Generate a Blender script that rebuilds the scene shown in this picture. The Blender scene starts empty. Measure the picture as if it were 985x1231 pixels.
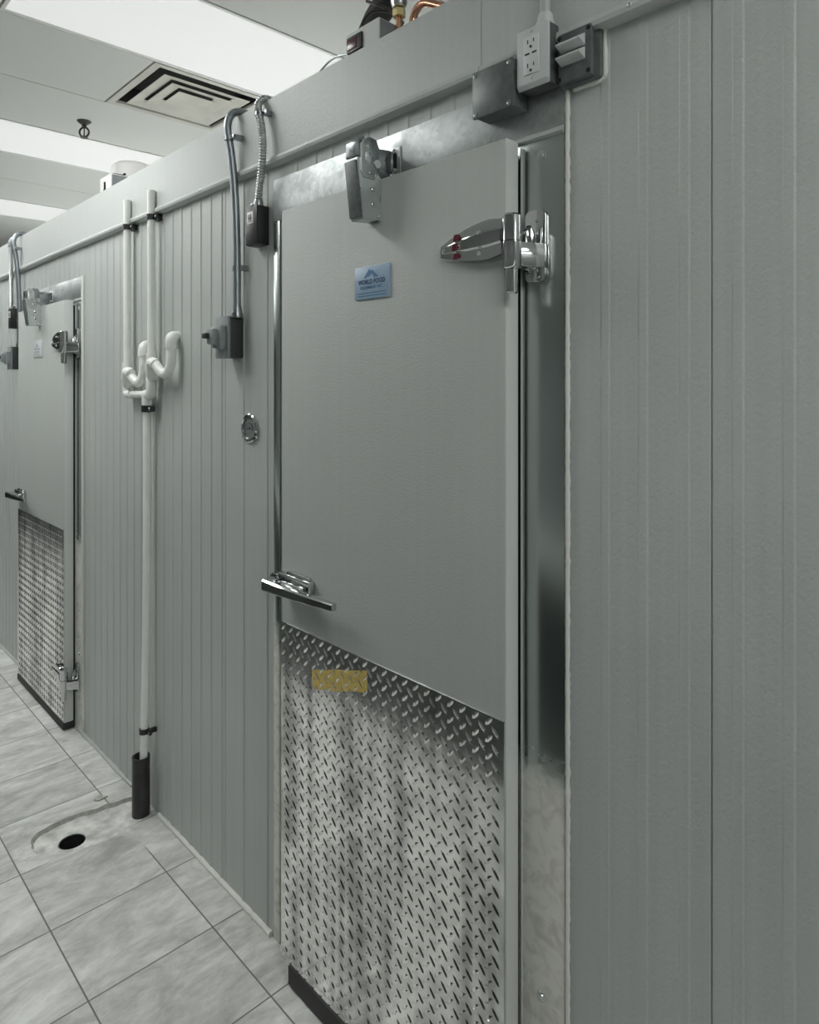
import bpy, bmesh, math, random
from mathutils import Vector, Matrix, noise
random.seed(7)
SC = bpy.context.scene
COL = SC.collection
PI = math.pi

# ------------------------------------------------------------------ materials
def new_mat(name):
    m = bpy.data.materials.new(name); m.use_nodes = True
    nt = m.node_tree; b = nt.nodes['Principled BSDF']
    return m, nt, b

def nd(nt, typ, **kw):
    n = nt.nodes.new(typ)
    for k, v in kw.items():
        if k in n.inputs: n.inputs[k].default_value = v
        else: setattr(n, k, v)
    return n

def simple(name, col, rough=.5, metal=0.0, spec=.5, bump=0, bscale=200, var=0, vscale=20, stretch=(1, 1, 1), coat=0):
    m, nt, b = new_mat(name)
    b.inputs['Base Color'].default_value = (*col, 1)
    b.inputs['Roughness'].default_value = rough
    b.inputs['Metallic'].default_value = metal
    b.inputs['Specular IOR Level'].default_value = spec
    b.inputs['Coat Weight'].default_value = coat
    tc = nd(nt, 'ShaderNodeTexCoord'); mp = nd(nt, 'ShaderNodeMapping'); mp.inputs['Scale'].default_value = stretch
    nt.links.new(tc.outputs['Object'], mp.inputs['Vector'])
    if bump:
        n = nd(nt, 'ShaderNodeTexNoise', Scale=bscale, Detail=3.0)
        nt.links.new(mp.outputs[0], n.inputs['Vector'])
        bp = nd(nt, 'ShaderNodeBump', Strength=bump, Distance=.002)
        nt.links.new(n.outputs['Fac'], bp.inputs['Height']); nt.links.new(bp.outputs[0], b.inputs['Normal'])
    if var:
        n = nd(nt, 'ShaderNodeTexNoise', Scale=vscale, Detail=5.0)
        nt.links.new(mp.outputs[0], n.inputs['Vector'])
        mr = nd(nt, 'ShaderNodeMapRange'); mr.inputs['From Min'].default_value = .3; mr.inputs['From Max'].default_value = .7
        mr.inputs['To Min'].default_value = 1 - var; mr.inputs['To Max'].default_value = 1 + var
        nt.links.new(n.outputs['Fac'], mr.inputs['Value'])
        mx = nd(nt, 'ShaderNodeMix', data_type='RGBA', blend_type='MULTIPLY'); mx.inputs['Factor'].default_value = 1
        mx.inputs['A'].default_value = (*col, 1); nt.links.new(mr.outputs[0], mx.inputs['B'])
        nt.links.new(mx.outputs['Result'], b.inputs['Base Color'])
        if metal > .5:
            mr2 = nd(nt, 'ShaderNodeMapRange'); mr2.inputs['From Min'].default_value = .3; mr2.inputs['From Max'].default_value = .7
            mr2.inputs['To Min'].default_value = rough * .75; mr2.inputs['To Max'].default_value = rough * 1.3
            nt.links.new(n.outputs['Fac'], mr2.inputs['Value']); nt.links.new(mr2.outputs[0], b.inputs['Roughness'])
    return m

def emit(name, col, strength):
    m, nt, b = new_mat(name)
    b.inputs['Base Color'].default_value = (.3, .3, .3, 1)
    b.inputs['Emission Color'].default_value = (*col, 1)
    b.inputs['Emission Strength'].default_value = strength
    return m

def embossed(name, col, rough, s1, strength, streak=.05, metal=0.0):
    """stucco-embossed painted sheet steel with faint vertical streaks"""
    m, nt, b = new_mat(name)
    b.inputs['Roughness'].default_value = rough
    b.inputs['Metallic'].default_value = metal
    b.inputs['Specular IOR Level'].default_value = .5
    tc = nd(nt, 'ShaderNodeTexCoord')
    mp = nd(nt, 'ShaderNodeMapping'); mp.inputs['Scale'].default_value = (1, 1, .7)
    nt.links.new(tc.outputs['Object'], mp.inputs['Vector'])
    n = nd(nt, 'ShaderNodeTexNoise', Scale=s1, Detail=2.5, Roughness=.6, Distortion=.6)
    nt.links.new(mp.outputs[0], n.inputs['Vector'])
    bp = nd(nt, 'ShaderNodeBump', Strength=strength, Distance=.0016)
    nt.links.new(n.outputs['Fac'], bp.inputs['Height']); nt.links.new(bp.outputs[0], b.inputs['Normal'])
    mp2 = nd(nt, 'ShaderNodeMapping'); mp2.inputs['Scale'].default_value = (55, 55, .9)
    nt.links.new(tc.outputs['Object'], mp2.inputs['Vector'])
    n2 = nd(nt, 'ShaderNodeTexNoise', Scale=1.0, Detail=3.0)
    nt.links.new(mp2.outputs[0], n2.inputs['Vector'])
    n3 = nd(nt, 'ShaderNodeTexNoise', Scale=3.0, Detail=4.0)
    nt.links.new(tc.outputs['Object'], n3.inputs['Vector'])
    ad = nd(nt, 'ShaderNodeMath', operation='ADD')
    nt.links.new(n2.outputs['Fac'], ad.inputs[0]); nt.links.new(n3.outputs['Fac'], ad.inputs[1])
    mr = nd(nt, 'ShaderNodeMapRange'); mr.inputs['From Min'].default_value = .6; mr.inputs['From Max'].default_value = 1.4
    mr.inputs['To Min'].default_value = 1 - streak; mr.inputs['To Max'].default_value = 1 + streak
    nt.links.new(ad.outputs[0], mr.inputs['Value'])
    mx = nd(nt, 'ShaderNodeMix', data_type='RGBA', blend_type='MULTIPLY'); mx.inputs['Factor'].default_value = 1
    mx.inputs['A'].default_value = (*col, 1); nt.links.new(mr.outputs[0], mx.inputs['B'])
    nt.links.new(mx.outputs['Result'], b.inputs['Base Color'])
    return m

def math_n(nt, op, a, b=None, clamp=False):
    n = nd(nt, 'ShaderNodeMath', operation=op); n.use_clamp = clamp
    for i, v in enumerate((a, b)):
        if v is None: continue
        if isinstance(v, (int, float)): n.inputs[i].default_value = v
        else: nt.links.new(v, n.inputs[i])
    return n.outputs[0]

TX0, TW = -1.480, .302       # tile joints across the aisle
TY0, TD = -.107, .336        # tile joints along the aisle
def floor_material():
    m, nt, b = new_mat('floor_tile')
    L = nt.links.new
    tc = nd(nt, 'ShaderNodeTexCoord'); sp = nd(nt, 'ShaderNodeSeparateXYZ'); L(tc.outputs['Object'], sp.inputs[0])
    u = math_n(nt, 'DIVIDE', math_n(nt, 'SUBTRACT', sp.outputs[0], TX0), TW)
    v = math_n(nt, 'DIVIDE', math_n(nt, 'SUBTRACT', sp.outputs[1], TY0), TD)
    def edge(c, size):
        d = math_n(nt, 'ABSOLUTE', math_n(nt, 'SUBTRACT', math_n(nt, 'FRACT', math_n(nt, 'ADD', c, .5)), .5))
        d = math_n(nt, 'MULTIPLY', d, size)
        mr = nd(nt, 'ShaderNodeMapRange', interpolation_type='SMOOTHSTEP')
        mr.inputs['From Min'].default_value = .0012; mr.inputs['From Max'].default_value = .0028
        mr.inputs['To Min'].default_value = 1; mr.inputs['To Max'].default_value = 0
        L(d, mr.inputs['Value']); return mr.outputs[0]
    g = math_n(nt, 'MAXIMUM', edge(u, TW), edge(v, TD))
    # worn / smeared mortar near the concrete patch hides the joints
    cb = nd(nt, 'ShaderNodeCombineXYZ'); cb.inputs[0].default_value = -2.36; cb.inputs[1].default_value = -.22
    dn = nd(nt, 'ShaderNodeVectorMath', operation='DISTANCE'); L(tc.outputs['Object'], dn.inputs[0]); L(cb.outputs[0], dn.inputs[1])
    wn = nd(nt, 'ShaderNodeTexNoise', Scale=14.0, Detail=4.0); L(tc.outputs['Object'], wn.inputs['Vector'])
    wd = math_n(nt, 'ADD', dn.outputs['Value'], math_n(nt, 'MULTIPLY', math_n(nt, 'SUBTRACT', wn.outputs['Fac'], .5), .16))
    wr = nd(nt, 'ShaderNodeMapRange', interpolation_type='SMOOTHSTEP')
    wr.inputs['From Min'].default_value = .11; wr.inputs['From Max'].default_value = .2
    L(wd, wr.inputs['Value'])
    g = math_n(nt, 'MULTIPLY', g, wr.outputs[0])
    # per tile id
    idx = nd(nt, 'ShaderNodeCombineXYZ'); L(math_n(nt, 'FLOOR', u), idx.inputs[0]); L(math_n(nt, 'FLOOR', v), idx.inputs[1])
    wh = nd(nt, 'ShaderNodeTexWhiteNoise', noise_dimensions='3D'); L(idx.outputs[0], wh.inputs['Vector'])
    off = nd(nt, 'ShaderNodeVectorMath', operation='SCALE'); L(wh.outputs['Color'], off.inputs[0]); off.inputs['Scale'].default_value = 9.0
    mp = nd(nt, 'ShaderNodeMapping'); mp.inputs['Scale'].default_value = (1.6, .7, 1); mp.inputs['Rotation'].default_value = (0, 0, .5)
    L(tc.outputs['Object'], mp.inputs['Vector'])
    av = nd(nt, 'ShaderNodeVectorMath', operation='ADD'); L(mp.outputs[0], av.inputs[0]); L(off.outputs[0], av.inputs[1])
    n1 = nd(nt, 'ShaderNodeTexNoise', Scale=5.5, Detail=8.0, Roughness=.62, Distortion=1.3); L(av.outputs[0], n1.inputs['Vector'])
    n2 = nd(nt, 'ShaderNodeTexNoise', Scale=38.0, Detail=5.0, Roughness=.7, Distortion=.4); L(av.outputs[0], n2.inputs['Vector'])
    f = math_n(nt, 'ADD', math_n(nt, 'MULTIPLY', n1.outputs['Fac'], .72), math_n(nt, 'MULTIPLY', n2.outputs['Fac'], .28))
    f = math_n(nt, 'ADD', f, math_n(nt, 'MULTIPLY', math_n(nt, 'SUBTRACT', wh.outputs['Value'], .5), .07))
    cr = nd(nt, 'ShaderNodeValToRGB'); L(f, cr.inputs['Fac'])
    e = cr.color_ramp.elements
    e[0].position = .33; e[0].color = (.33, .335, .315, 1); e[1].position = .66; e[1].color = (.74, .745, .72, 1)
    k = cr.color_ramp.elements.new(.5); k.color = (.54, .545, .525, 1)
    mx = nd(nt, 'ShaderNodeMix', data_type='RGBA'); L(g, mx.inputs['Factor']); L(cr.outputs[0], mx.inputs['A'])
    mx.inputs['B'].default_value = (.135, .14, .135, 1)
    L(mx.outputs['Result'], b.inputs['Base Color'])
    b.inputs['Roughness'].default_value = .5
    h = math_n(nt, 'ADD', math_n(nt, 'MULTIPLY', g, -1.0), math_n(nt, 'MULTIPLY', n2.outputs['Fac'], .35))
    bp = nd(nt, 'ShaderNodeBump', Strength=.35, Distance=.002); L(h, bp.inputs['Height']); L(bp.outputs[0], b.inputs['Normal'])
    return m

def galvanized(name, col, rough, scale=45, contrast=.25):
    m, nt, b = new_mat(name); L = nt.links.new
    b.inputs['Metallic'].default_value = 1.0
    tc = nd(nt, 'ShaderNodeTexCoord')
    n = nd(nt, 'ShaderNodeTexNoise', Scale=8.0, Detail=6.0, Distortion=.8); L(tc.outputs['Object'], n.inputs['Vector'])
    vo = nd(nt, 'ShaderNodeTexVoronoi', Scale=scale); L(tc.outputs['Object'], vo.inputs['Vector'])
    sx = nd(nt, 'ShaderNodeSeparateXYZ'); L(vo.outputs['Color'], sx.inputs[0])
    f = math_n(nt, 'ADD', math_n(nt, 'MULTIPLY', n.outputs['Fac'], .88), math_n(nt, 'MULTIPLY', sx.outputs[0], .12))
    mr = nd(nt, 'ShaderNodeMapRange'); mr.inputs['From Min'].default_value = .3; mr.inputs['From Max'].default_value = .7
    mr.inputs['To Min'].default_value = 1 - contrast; mr.inputs['To Max'].default_value = 1 + contrast * .5; L(f, mr.inputs['Value'])
    mx = nd(nt, 'ShaderNodeMix', data_type='RGBA', blend_type='MULTIPLY'); mx.inputs['Factor'].default_value = 1
    mx.inputs['A'].default_value = (*col, 1); L(mr.outputs[0], mx.inputs['B']); L(mx.outputs['Result'], b.inputs['Base Color'])
    r2 = nd(nt, 'ShaderNodeMapRange'); r2.inputs['From Min'].default_value = .3; r2.inputs['From Max'].default_value = .7
    r2.inputs['To Min'].default_value = rough * 1.3; r2.inputs['To Max'].default_value = rough * .75; L(f, r2.inputs['Value'])
    L(r2.outputs[0], b.inputs['Roughness'])
    return m

def jamb_material():
    """bare aluminium plate; lower part painted paler with floor reflection and dull dusty protective film"""
    m, nt, b = new_mat('jamb_sheet'); L = nt.links.new
    tc = nd(nt, 'ShaderNodeTexCoord'); sp = nd(nt, 'ShaderNodeSeparateXYZ'); L(tc.outputs['Object'], sp.inputs[0])
    n = nd(nt, 'ShaderNodeTexNoise', Scale=16.0, Detail=6.0, Distortion=.7); L(tc.outputs['Object'], n.inputs['Vector'])
    z = math_n(nt, 'ADD', sp.outputs[2], math_n(nt, 'MULTIPLY', math_n(nt, 'SUBTRACT', n.outputs['Fac'], .5), .16))
    mr = nd(nt, 'ShaderNodeMapRange', interpolation_type='SMOOTHSTEP'); mr.inputs['From Min'].default_value = .87; mr.inputs['From Max'].default_value = .79
    L(z, mr.inputs['Value'])
    n2 = nd(nt, 'ShaderNodeTexNoise', Scale=30.0, Detail=6.0, Distortion=1.0); L(tc.outputs['Object'], n2.inputs['Vector'])
    cr = nd(nt, 'ShaderNodeValToRGB'); L(n2.outputs['Fac'], cr.inputs['Fac'])
    cr.color_ramp.elements[0].position = .34; cr.color_ramp.elements[0].color = (.64, .64, .57, 1)
    cr.color_ramp.elements[1].position = .55; cr.color_ramp.elements[1].color = (.82, .82, .765, 1)
    mx = nd(nt, 'ShaderNodeMix', data_type='RGBA'); L(mr.outputs[0], mx.inputs['Factor'])
    mx.inputs['A'].default_value = (.44, .48, .47, 1); L(cr.outputs[0], mx.inputs['B']); L(mx.outputs['Result'], b.inputs['Base Color'])
    mt = math_n(nt, 'SUBTRACT', 1.0, math_n(nt, 'MULTIPLY', mr.outputs[0], .9)); L(mt, b.inputs['Metallic'])
    rg = math_n(nt, 'ADD', .24, math_n(nt, 'MULTIPLY', mr.outputs[0], .25)); L(rg, b.inputs['Roughness'])
    return m

def tread_material():
    m, nt, b = new_mat('tread_aluminium'); L = nt.links.new
    b.inputs['Metallic'].default_value = 1.0
    tc = nd(nt, 'ShaderNodeTexCoord')
    n = nd(nt, 'ShaderNodeTexNoise', Scale=14.0, Detail=6.0); L(tc.outputs['Object'], n.inputs['Vector'])
    mp = nd(nt, 'ShaderNodeMapping'); mp.inputs['Scale'].default_value = (14, 14, 1.1); L(tc.outputs['Object'], mp.inputs['Vector'])
    s = nd(nt, 'ShaderNodeTexNoise', Scale=1.0, Detail=2.0); L(mp.outputs[0], s.inputs['Vector'])
    f = math_n(nt, 'ADD', math_n(nt, 'MULTIPLY', n.outputs['Fac'], .4), math_n(nt, 'MULTIPLY', s.outputs['Fac'], .6))
    mr = nd(nt, 'ShaderNodeMapRange'); mr.inputs['From Min'].default_value = .38; mr.inputs['From Max'].default_value = .62
    mr.inputs['To Min'].default_value = .19; mr.inputs['To Max'].default_value = .09; L(f, mr.inputs['Value'])
    L(mr.outputs[0], b.inputs['Roughness'])
    cr = nd(nt, 'ShaderNodeValToRGB'); L(f, cr.inputs['Fac'])
    cr.color_ramp.elements[0].position = .40; cr.color_ramp.elements[0].color = (.44, .45, .44, 1)
    cr.color_ramp.elements[1].position = .56; cr.color_ramp.elements[1].color = (.95, .95, .935, 1)
    L(cr.outputs[0], b.inputs['Base Color'])
    w = nd(nt, 'ShaderNodeTexNoise', Scale=9.0, Detail=3.0); L(tc.outputs['Object'], w.inputs['Vector'])
    bp = nd(nt, 'ShaderNodeBump', Strength=.22, Distance=.005); L(w.outputs['Fac'], bp.inputs['Height']); L(bp.outputs[0], b.inputs['Normal'])
    return m

M = dict(
    wall=embossed('cooler_wall_sheet', (.47, .495, .48), .42, 140, .75, .07),
    door=embossed('door_skin', (.455, .48, .462), .5, 300, .7, .03),
    lit_edge=simple('door_edge_lit', (.58, .60, .585), .42),
    fascia=embossed('fascia_sheet', (.50, .525, .515), .45, 150, .65, .05),
    trim=simple('trim_sheet', (.46, .48, .47), .42),
    caulk=simple('white_caulk', (.68, .68, .65), .6, bump=.5, bscale=90),
    floor=floor_material(),
    concrete=simple('patch_concrete', (.56, .565, .54), .8, bump=1.0, bscale=60, var=.34, vscale=22),
    rawedge=simple('broken_tile_edge', (.40, .40, .375), .85, bump=.6, bscale=120, var=.2, vscale=60),
    ceil=simple('ceiling_tile', (.70, .71, .69), .85, bump=.25, bscale=260),
    tbar=simple('ceiling_bar', (.26, .26, .25), .6),
    lens=emit('troffer_lens', (.985, 1.0, .985), .54), added_aisle_lens=emit('added_aisle_glow', (.985, 1.0, .98), 11.5), added_rear_lens=emit('added_rear_glow', (.985, 1.0, .98), 4.5), roof=simple('roof_sheet', (.72, .73, .72), .5),
    white=simple('white_enamel', (.78, .78, .76), .4),
    diffuser=simple('diffuser_enamel', (.60, .59, .535), .5, var=.08, vscale=6),
    dark_gap=simple('dark_void', (.012, .012, .012), .8),
    galv=galvanized('galvanized_sheet', (.66, .68, .68), .36),
    galv_hdr=galvanized('header_sheet', (.58, .61, .61), .46, 90, .3),
    jamb=jamb_material(),
    tread=tread_material(),
    chrome=simple('chrome', (.60, .61, .61), .08, 1.0),
    steel=simple('zinc_steel', (.60, .63, .62), .3, 1.0, var=.06, vscale=25),
    steel_dark=simple('dark_steel', (.33, .35, .36), .32, 1.0, var=.12, vscale=50),
    emt=simple('conduit_steel', (.36, .39, .42), .38, 1.0),
    black=simple('black_plastic', (.018, .018, .019), .38),
    blackr=simple('black_rubber', (.025, .025, .025), .65, bump=.2, bscale=150),
    grey_box=simple('weatherproof_grey', (.13, .145, .145), .42, metal=.3, var=.2, vscale=60), box_dark=simple('outlet_box_grey', (.075, .083, .083), .5),
    liner=simple('duct_lining', (.09, .09, .085), .9),
    sprk=simple('dark_bronze', (.07, .07, .068), .4, metal=.4),
    dark_box=simple('dark_box_paint', (.04, .043, .045), .42),
    cover_grey=simple('switch_cover_grey', (.24, .265, .27), .4, var=.12, vscale=40),
    face_plate=simple('outlet_plate', (.58, .60, .60), .42),
    outlet=simple('outlet_face', (.66, .68, .68), .4),
    slot=simple('outlet_slot', (.02, .02, .02), .6),
    pvc=simple('white_pvc', (.84, .85, .82), .35, var=.04, vscale=20),
    abs=simple('black_abs_pipe', (.022, .022, .023), .35, var=.3, vscale=30),
    red=simple('hinge_red', (.11, .01, .022), .25),
    blue_plate=simple('blue_label', (.30, .43, .56), .35, var=.05, vscale=90),
    navy=simple('navy_ink', (.03, .075, .17), .5),
    midblue=simple('mid_blue_ink', (.09, .20, .36), .5),
    pale=simple('pale_label', (.62, .64, .66), .4),
    label_white=simple('white_label', (.75, .75, .73), .5),
    label_ink=simple('label_ink', (.05, .05, .06), .5),
    faint_ink=simple('faint_ink', (.36, .38, .40), .5),
    yellow=simple('painted_yellow_reflection', (.74, .56, .17), .4, metal=.3, var=.12, vscale=70),
    copper=simple('copper', (.62, .33, .22), .28, 1.0, var=.15, vscale=40),
    brass=simple('brass', (.58, .48, .25), .3, 1.0),
    gauge=simple('gauge_face', (.20, .215, .21), .35, metal=.3),
    red_window=simple('dark_red_window', (.10, .03, .035), .25),
    enclosure=simple('controller_grey', (.72, .73, .72), .5),
    opp_dark=simple('dark_counter_front', (.055, .06, .06), .45),
    opp_wall=simple('painted_wall', (.24, .25, .245), .6),
    opp_top=simple('counter_top', (.70, .70, .68), .4),
)

# ------------------------------------------------------------------ mesh builder
class MB:
    def __init__(s): s.bm = bmesh.new()
    def _poly(s, vs):
        try: return s.bm.faces.new(vs)
        except ValueError: return None
    def box(s, x0, x1, y0, y1, z0, z1, bev=0, seg=2):
        bm = s.bm
        v = [bm.verts.new((x, y, z)) for z in (z0, z1) for y in (y0, y1) for x in (x0, x1)]
        fs = [s._poly([v[i] for i in q]) for q in ((0, 2, 3, 1), (4, 5, 7, 6), (0, 1, 5, 4), (2, 6, 7, 3), (0, 4, 6, 2), (1, 3, 7, 5))]
        if bev:
            es = list({e for f in fs for e in f.edges})
            bmesh.ops.bevel(bm, geom=es, offset=bev, segments=seg, profile=.5, affect='EDGES')
        return s
    def prism(s, pts, a0, a1, axis='x', bev=0):
        """pts: 2-D outline; extruded along axis. x: pts=(y,z); y: pts=(x,z); z: pts=(x,y)"""
        bm = s.bm
        def P(p, a):
            return {'x': (a, p[0], p[1]), 'y': (p[0], a, p[1]), 'z': (p[0], p[1], a)}[axis]
        A = [bm.verts.new(P(p, a0)) for p in pts]; B = [bm.verts.new(P(p, a1)) for p in pts]
        n = len(pts); fs = [s._poly(A[::-1]), s._poly(B)]
        for i in range(n): fs.append(s._poly([A[i], A[(i + 1) % n], B[(i + 1) % n], B[i]]))
        fs = [f for f in fs if f]
        bmesh.ops.recalc_face_normals(bm, faces=fs)
        if bev:
            es = list({e for f in fs for e in f.edges})
            bmesh.ops.bevel(bm, geom=es, offset=bev, segments=2, profile=.5, affect='EDGES')
        return s
    def sheet(s, pts, a0, a1, axis='x'):
        """open profile extruded (no caps)"""
        bm = s.bm
        def P(p, a):
            return {'x': (a, p[0], p[1]), 'y': (p[0], a, p[1]), 'z': (p[0], p[1], a)}[axis]
        A = [bm.verts.new(P(p, a0)) for p in pts]; B = [bm.verts.new(P(p, a1)) for p in pts]
        for i in range(len(pts) - 1): s._poly([A[i], A[i + 1], B[i + 1], B[i]])
        return s
    def tube(s, path, r, n=14, caps=True):
        bm = s.bm; P = [Vector(p) for p in path]; rs = r if isinstance(r, (list, tuple)) else [r] * len(P)
        rings = []; up = None
        for i, p in enumerate(P):
            t = (P[min(i + 1, len(P) - 1)] - P[max(i - 1, 0)]).normalized()
            if up is None: up = t.orthogonal().normalized()
            else:
                up = (up - t * up.dot(t))
                up = up.normalized() if up.length > 1e-6 else t.orthogonal().normalized()
            w = t.cross(up)
            rings.append([bm.verts.new(p + (up * math.cos(2 * PI * k / n) + w * math.sin(2 * PI * k / n)) * rs[i]) for k in range(n)])
        for a, b in zip(rings, rings[1:]):
            for k in range(n): s._poly([a[k], a[(k + 1) % n], b[(k + 1) % n], b[k]])
        if caps: s._poly(rings[0][::-1]); s._poly(rings[-1])
        return s
    def cyl(s, p0, p1, r, n=18, r1=None):
        return s.tube([p0, p1], [r, r if r1 is None else r1], n)
    def lathe(s, prof, o, axis='z', n=28, closed=False, cap0=True):
        """prof: (radius, height) list"""
        bm = s.bm; o = Vector(o); rings = []
        for r, h in prof:
            ring = []
            for k in range(n):
                c, q = math.cos(2 * PI * k / n) * r, math.sin(2 * PI * k / n) * r
                ring.append(bm.verts.new(o + Vector({'z': (c, q, h), 'y': (c, -h, q), 'x': (h, c, q)}[axis])))
            rings.append(ring)
        pairs = list(zip(rings, rings[1:]))
        if closed: pairs.append((rings[-1], rings[0]))
        fs = []
        for a, b in pairs:
            for k in range(n): fs.append(s._poly([a[k], a[(k + 1) % n], b[(k + 1) % n], b[k]]))
        if not closed:
            if prof[0][0] > 1e-5 and cap0: fs.append(s._poly(rings[0][::-1]))
            if prof[-1][0] > 1e-5: fs.append(s._poly(rings[-1]))
        bmesh.ops.remove_doubles(bm, verts=[v for r_ in rings for v in r_ if v.is_valid], dist=1e-6)
        return s
    def dome(s, c, r, h, axis='y', n=14):
        """button / rivet head rising h along axis (y: towards -Y)"""
        return s.lathe([(r * math.cos(a), h * math.sin(a)) for a in [0, .4, .8, 1.2]] + [(0, h)], c, axis, n)
    def mesh_from(s, me, mat):
        n0 = len(s.bm.verts); s.bm.from_mesh(me); s.bm.verts.ensure_lookup_table()
        for v in s.bm.verts[n0:]: v.co = mat @ v.co
        return s
    def build(s, name, mat, parent=None, root=None, smooth=35, shift=None):
        bm = s.bm
        bmesh.ops.recalc_face_normals(bm, faces=bm.faces[:])
        off = Vector(shift) if shift is not None else (ROOTS[root.name] if root else (ROOTS[parent.name] if parent else Vector((0, 0, 0))))
        if off.length: bmesh.ops.translate(bm, verts=bm.verts[:], vec=-off)
        me = bpy.data.meshes.new(name); bm.to_mesh(me); bm.free()
        if smooth:
            for p in me.polygons: p.use_smooth = True
            me.set_sharp_from_angle(angle=math.radians(smooth))
        me.materials.append(M[mat] if isinstance(mat, str) else mat)
        o = bpy.data.objects.new(name, me); COL.objects.link(o)
        if parent: o.parent = parent; ROOTS[o.name] = off
        else:
            o.location = off; ROOTS[o.name] = off
        return o

ROOTS = {}
def thing(name, loc, label, cat, group=None):
    o = bpy.data.objects.new(name, None); COL.objects.link(o); o.location = loc
    o.empty_display_size = .05
    ROOTS[o.name] = Vector(loc); o['label'] = label; o['category'] = cat
    if group: o['group'] = group
    return o
def tag(o, label, cat, group=None):
    o['label'] = label; o['category'] = cat
    if group: o['group'] = group
    return o
def struct(o): o['kind'] = 'structure'; return o

def text_into(mb, body, size, x, z, y, sx=1.0, align='CENTER', depth=.0003, bold=0):
    """lettering standing on a plane facing -Y"""
    cu = bpy.data.curves.new('lettering', 'FONT'); cu.body = body; cu.size = size; cu.align_x = align; cu.extrude = depth
    cu.resolution_u = 3; cu.offset = bold
    ob = bpy.data.objects.new('lettering', cu); COL.objects.link(ob)
    dg = bpy.context.evaluated_depsgraph_get(); me = bpy.data.meshes.new_from_object(ob.evaluated_get(dg))
    mb.mesh_from(me, Matrix.Translation((x, y, z)) @ Matrix.Rotation(PI / 2, 4, 'X') @ Matrix.Diagonal((sx, 1, 1, 1)))
    bpy.data.objects.remove(ob); bpy.data.curves.remove(cu); bpy.data.meshes.remove(me)

def arc(c, r, a0, a1, n, plane='xz'):
    out = []
    for i in range(n + 1):
        a = math.radians(a0 + (a1 - a0) * i / n); p, q = math.cos(a) * r, math.sin(a) * r
        out.append({'xz': (c[0] + p, c[1], c[2] + q), 'yz': (c[0], c[1] + p, c[2] + q), 'xy': (c[0] + p, c[1] + q, c[2])}[plane])
    return out

def spline(pts, n=8):
    P = [Vector(p) for p in pts]; P = [2 * P[0] - P[1]] + P + [2 * P[-1] - P[-2]]; out = []
    for i in range(1, len(P) - 2):
        a, b, c, d = P[i - 1:i + 3]
        for k in range(n):
            t = k / n
            out.append(.5 * ((2 * b) + (c - a) * t + (2 * a - 5 * b + 4 * c - d) * t * t + (3 * b - a - 3 * c + d) * t ** 3))
    out.append(P[-2]); return [tuple(p) for p in out]

# ------------------------------------------------------------------ setting
XL, XR, YF, YB, ZC, ZT = -11.0, 5.0, -3.2, 2.1, 2.96, 2.322
HOLE = (-2.444, -.272); HR = .040
# outline of the broken-out patch in the tiles
PATCH = [(-2.545, -.006), (-2.556, -.045), (-2.561, -.09), (-2.572, -.115), (-2.569, -.15), (-2.583, -.20), (-2.588, -.25), (-2.584, -.30), (-2.572, -.345),
         (-2.54, -.372), (-2.50, -.382), (-2.455, -.376), (-2.425, -.35), (-2.395, -.30), (-2.372, -.23), (-2.368, -.16), (-2.385, -.10), (-2.392, -.05), (-2.388, -.006)]
def patch_z(x): return -.013 * max(0, min(1, (-2.40 - x) / .15)) - .0006
dense = []
for i, p in enumerate(PATCH):
    q = PATCH[(i + 1) % len(PATCH)]; k = max(1, int(math.dist(p, q) / .012))
    for j in range(k):
        x = p[0] + (q[0] - p[0]) * j / k; y = p[1] + (q[1] - p[1]) * j / k
        nz = noise.noise(Vector((x * 60, y * 60, .3))) * .004
        y = min(-.004, y)
        dense.append((x + nz, y if y > -.01 else y + nz * .5))
def floor_mesh():
    mb = MB(); bm = mb.bm
    out = [bm.verts.new((x, y, 0)) for x, y in ((XL, YF), (XR, YF), (XR, .05), (XL, .05))]
    inn = [bm.verts.new((x, y, 0)) for x, y in dense]
    es = [bm.edges.new((out[i], out[(i + 1) % 4])) for i in range(4)] + [bm.edges.new((inn[i], inn[(i + 1) % len(inn)])) for i in range(len(inn))]
    bmesh.ops.triangle_fill(bm, use_beauty=True, use_dissolve=False, edges=es)
    return mb
fl = struct(floor_mesh().build('floor', 'floor', smooth=0))
mb = MB(); bm = mb.bm          # broken vertical rim of the tiles
top = [bm.verts.new((x, y, 0)) for x, y in dense]; cx_, cy_ = -2.46, -.2
bot = [bm.verts.new((x + (cx_ - x) * .05, y + (cy_ - y) * .05 if y < -.01 else y, patch_z(x) - .002)) for x, y in dense]
for i in range(len(dense)): mb._poly([top[i], top[(i + 1) % len(dense)], bot[(i + 1) % len(dense)], bot[i]])
o = mb.build('trim_broken_edge', 'rawedge', smooth=0); struct(o)
mb = MB(); bm = mb.bm          # recessed concrete bed with the open pipe hole
outv = [bm.verts.new((x, y, 0)) for x, y in dense]
hol = [bm.verts.new((HOLE[0] + HR * 1.03 * math.cos(2 * PI * k / 28), HOLE[1] + HR * 1.03 * math.sin(2 * PI * k / 28), 0)) for k in range(28)]
es = [bm.edges.new((outv[i], outv[(i + 1) % len(outv)])) for i in range(len(outv))] + [bm.edges.new((hol[i], hol[(i + 1) % 28])) for i in range(28)]
bmesh.ops.triangle_fill(bm, use_beauty=True, use_dissolve=False, edges=es)
bmesh.ops.subdivide_edges(bm, edges=[e for e in bm.edges if e.calc_length() > .03], cuts=3, use_grid_fill=True)
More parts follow.
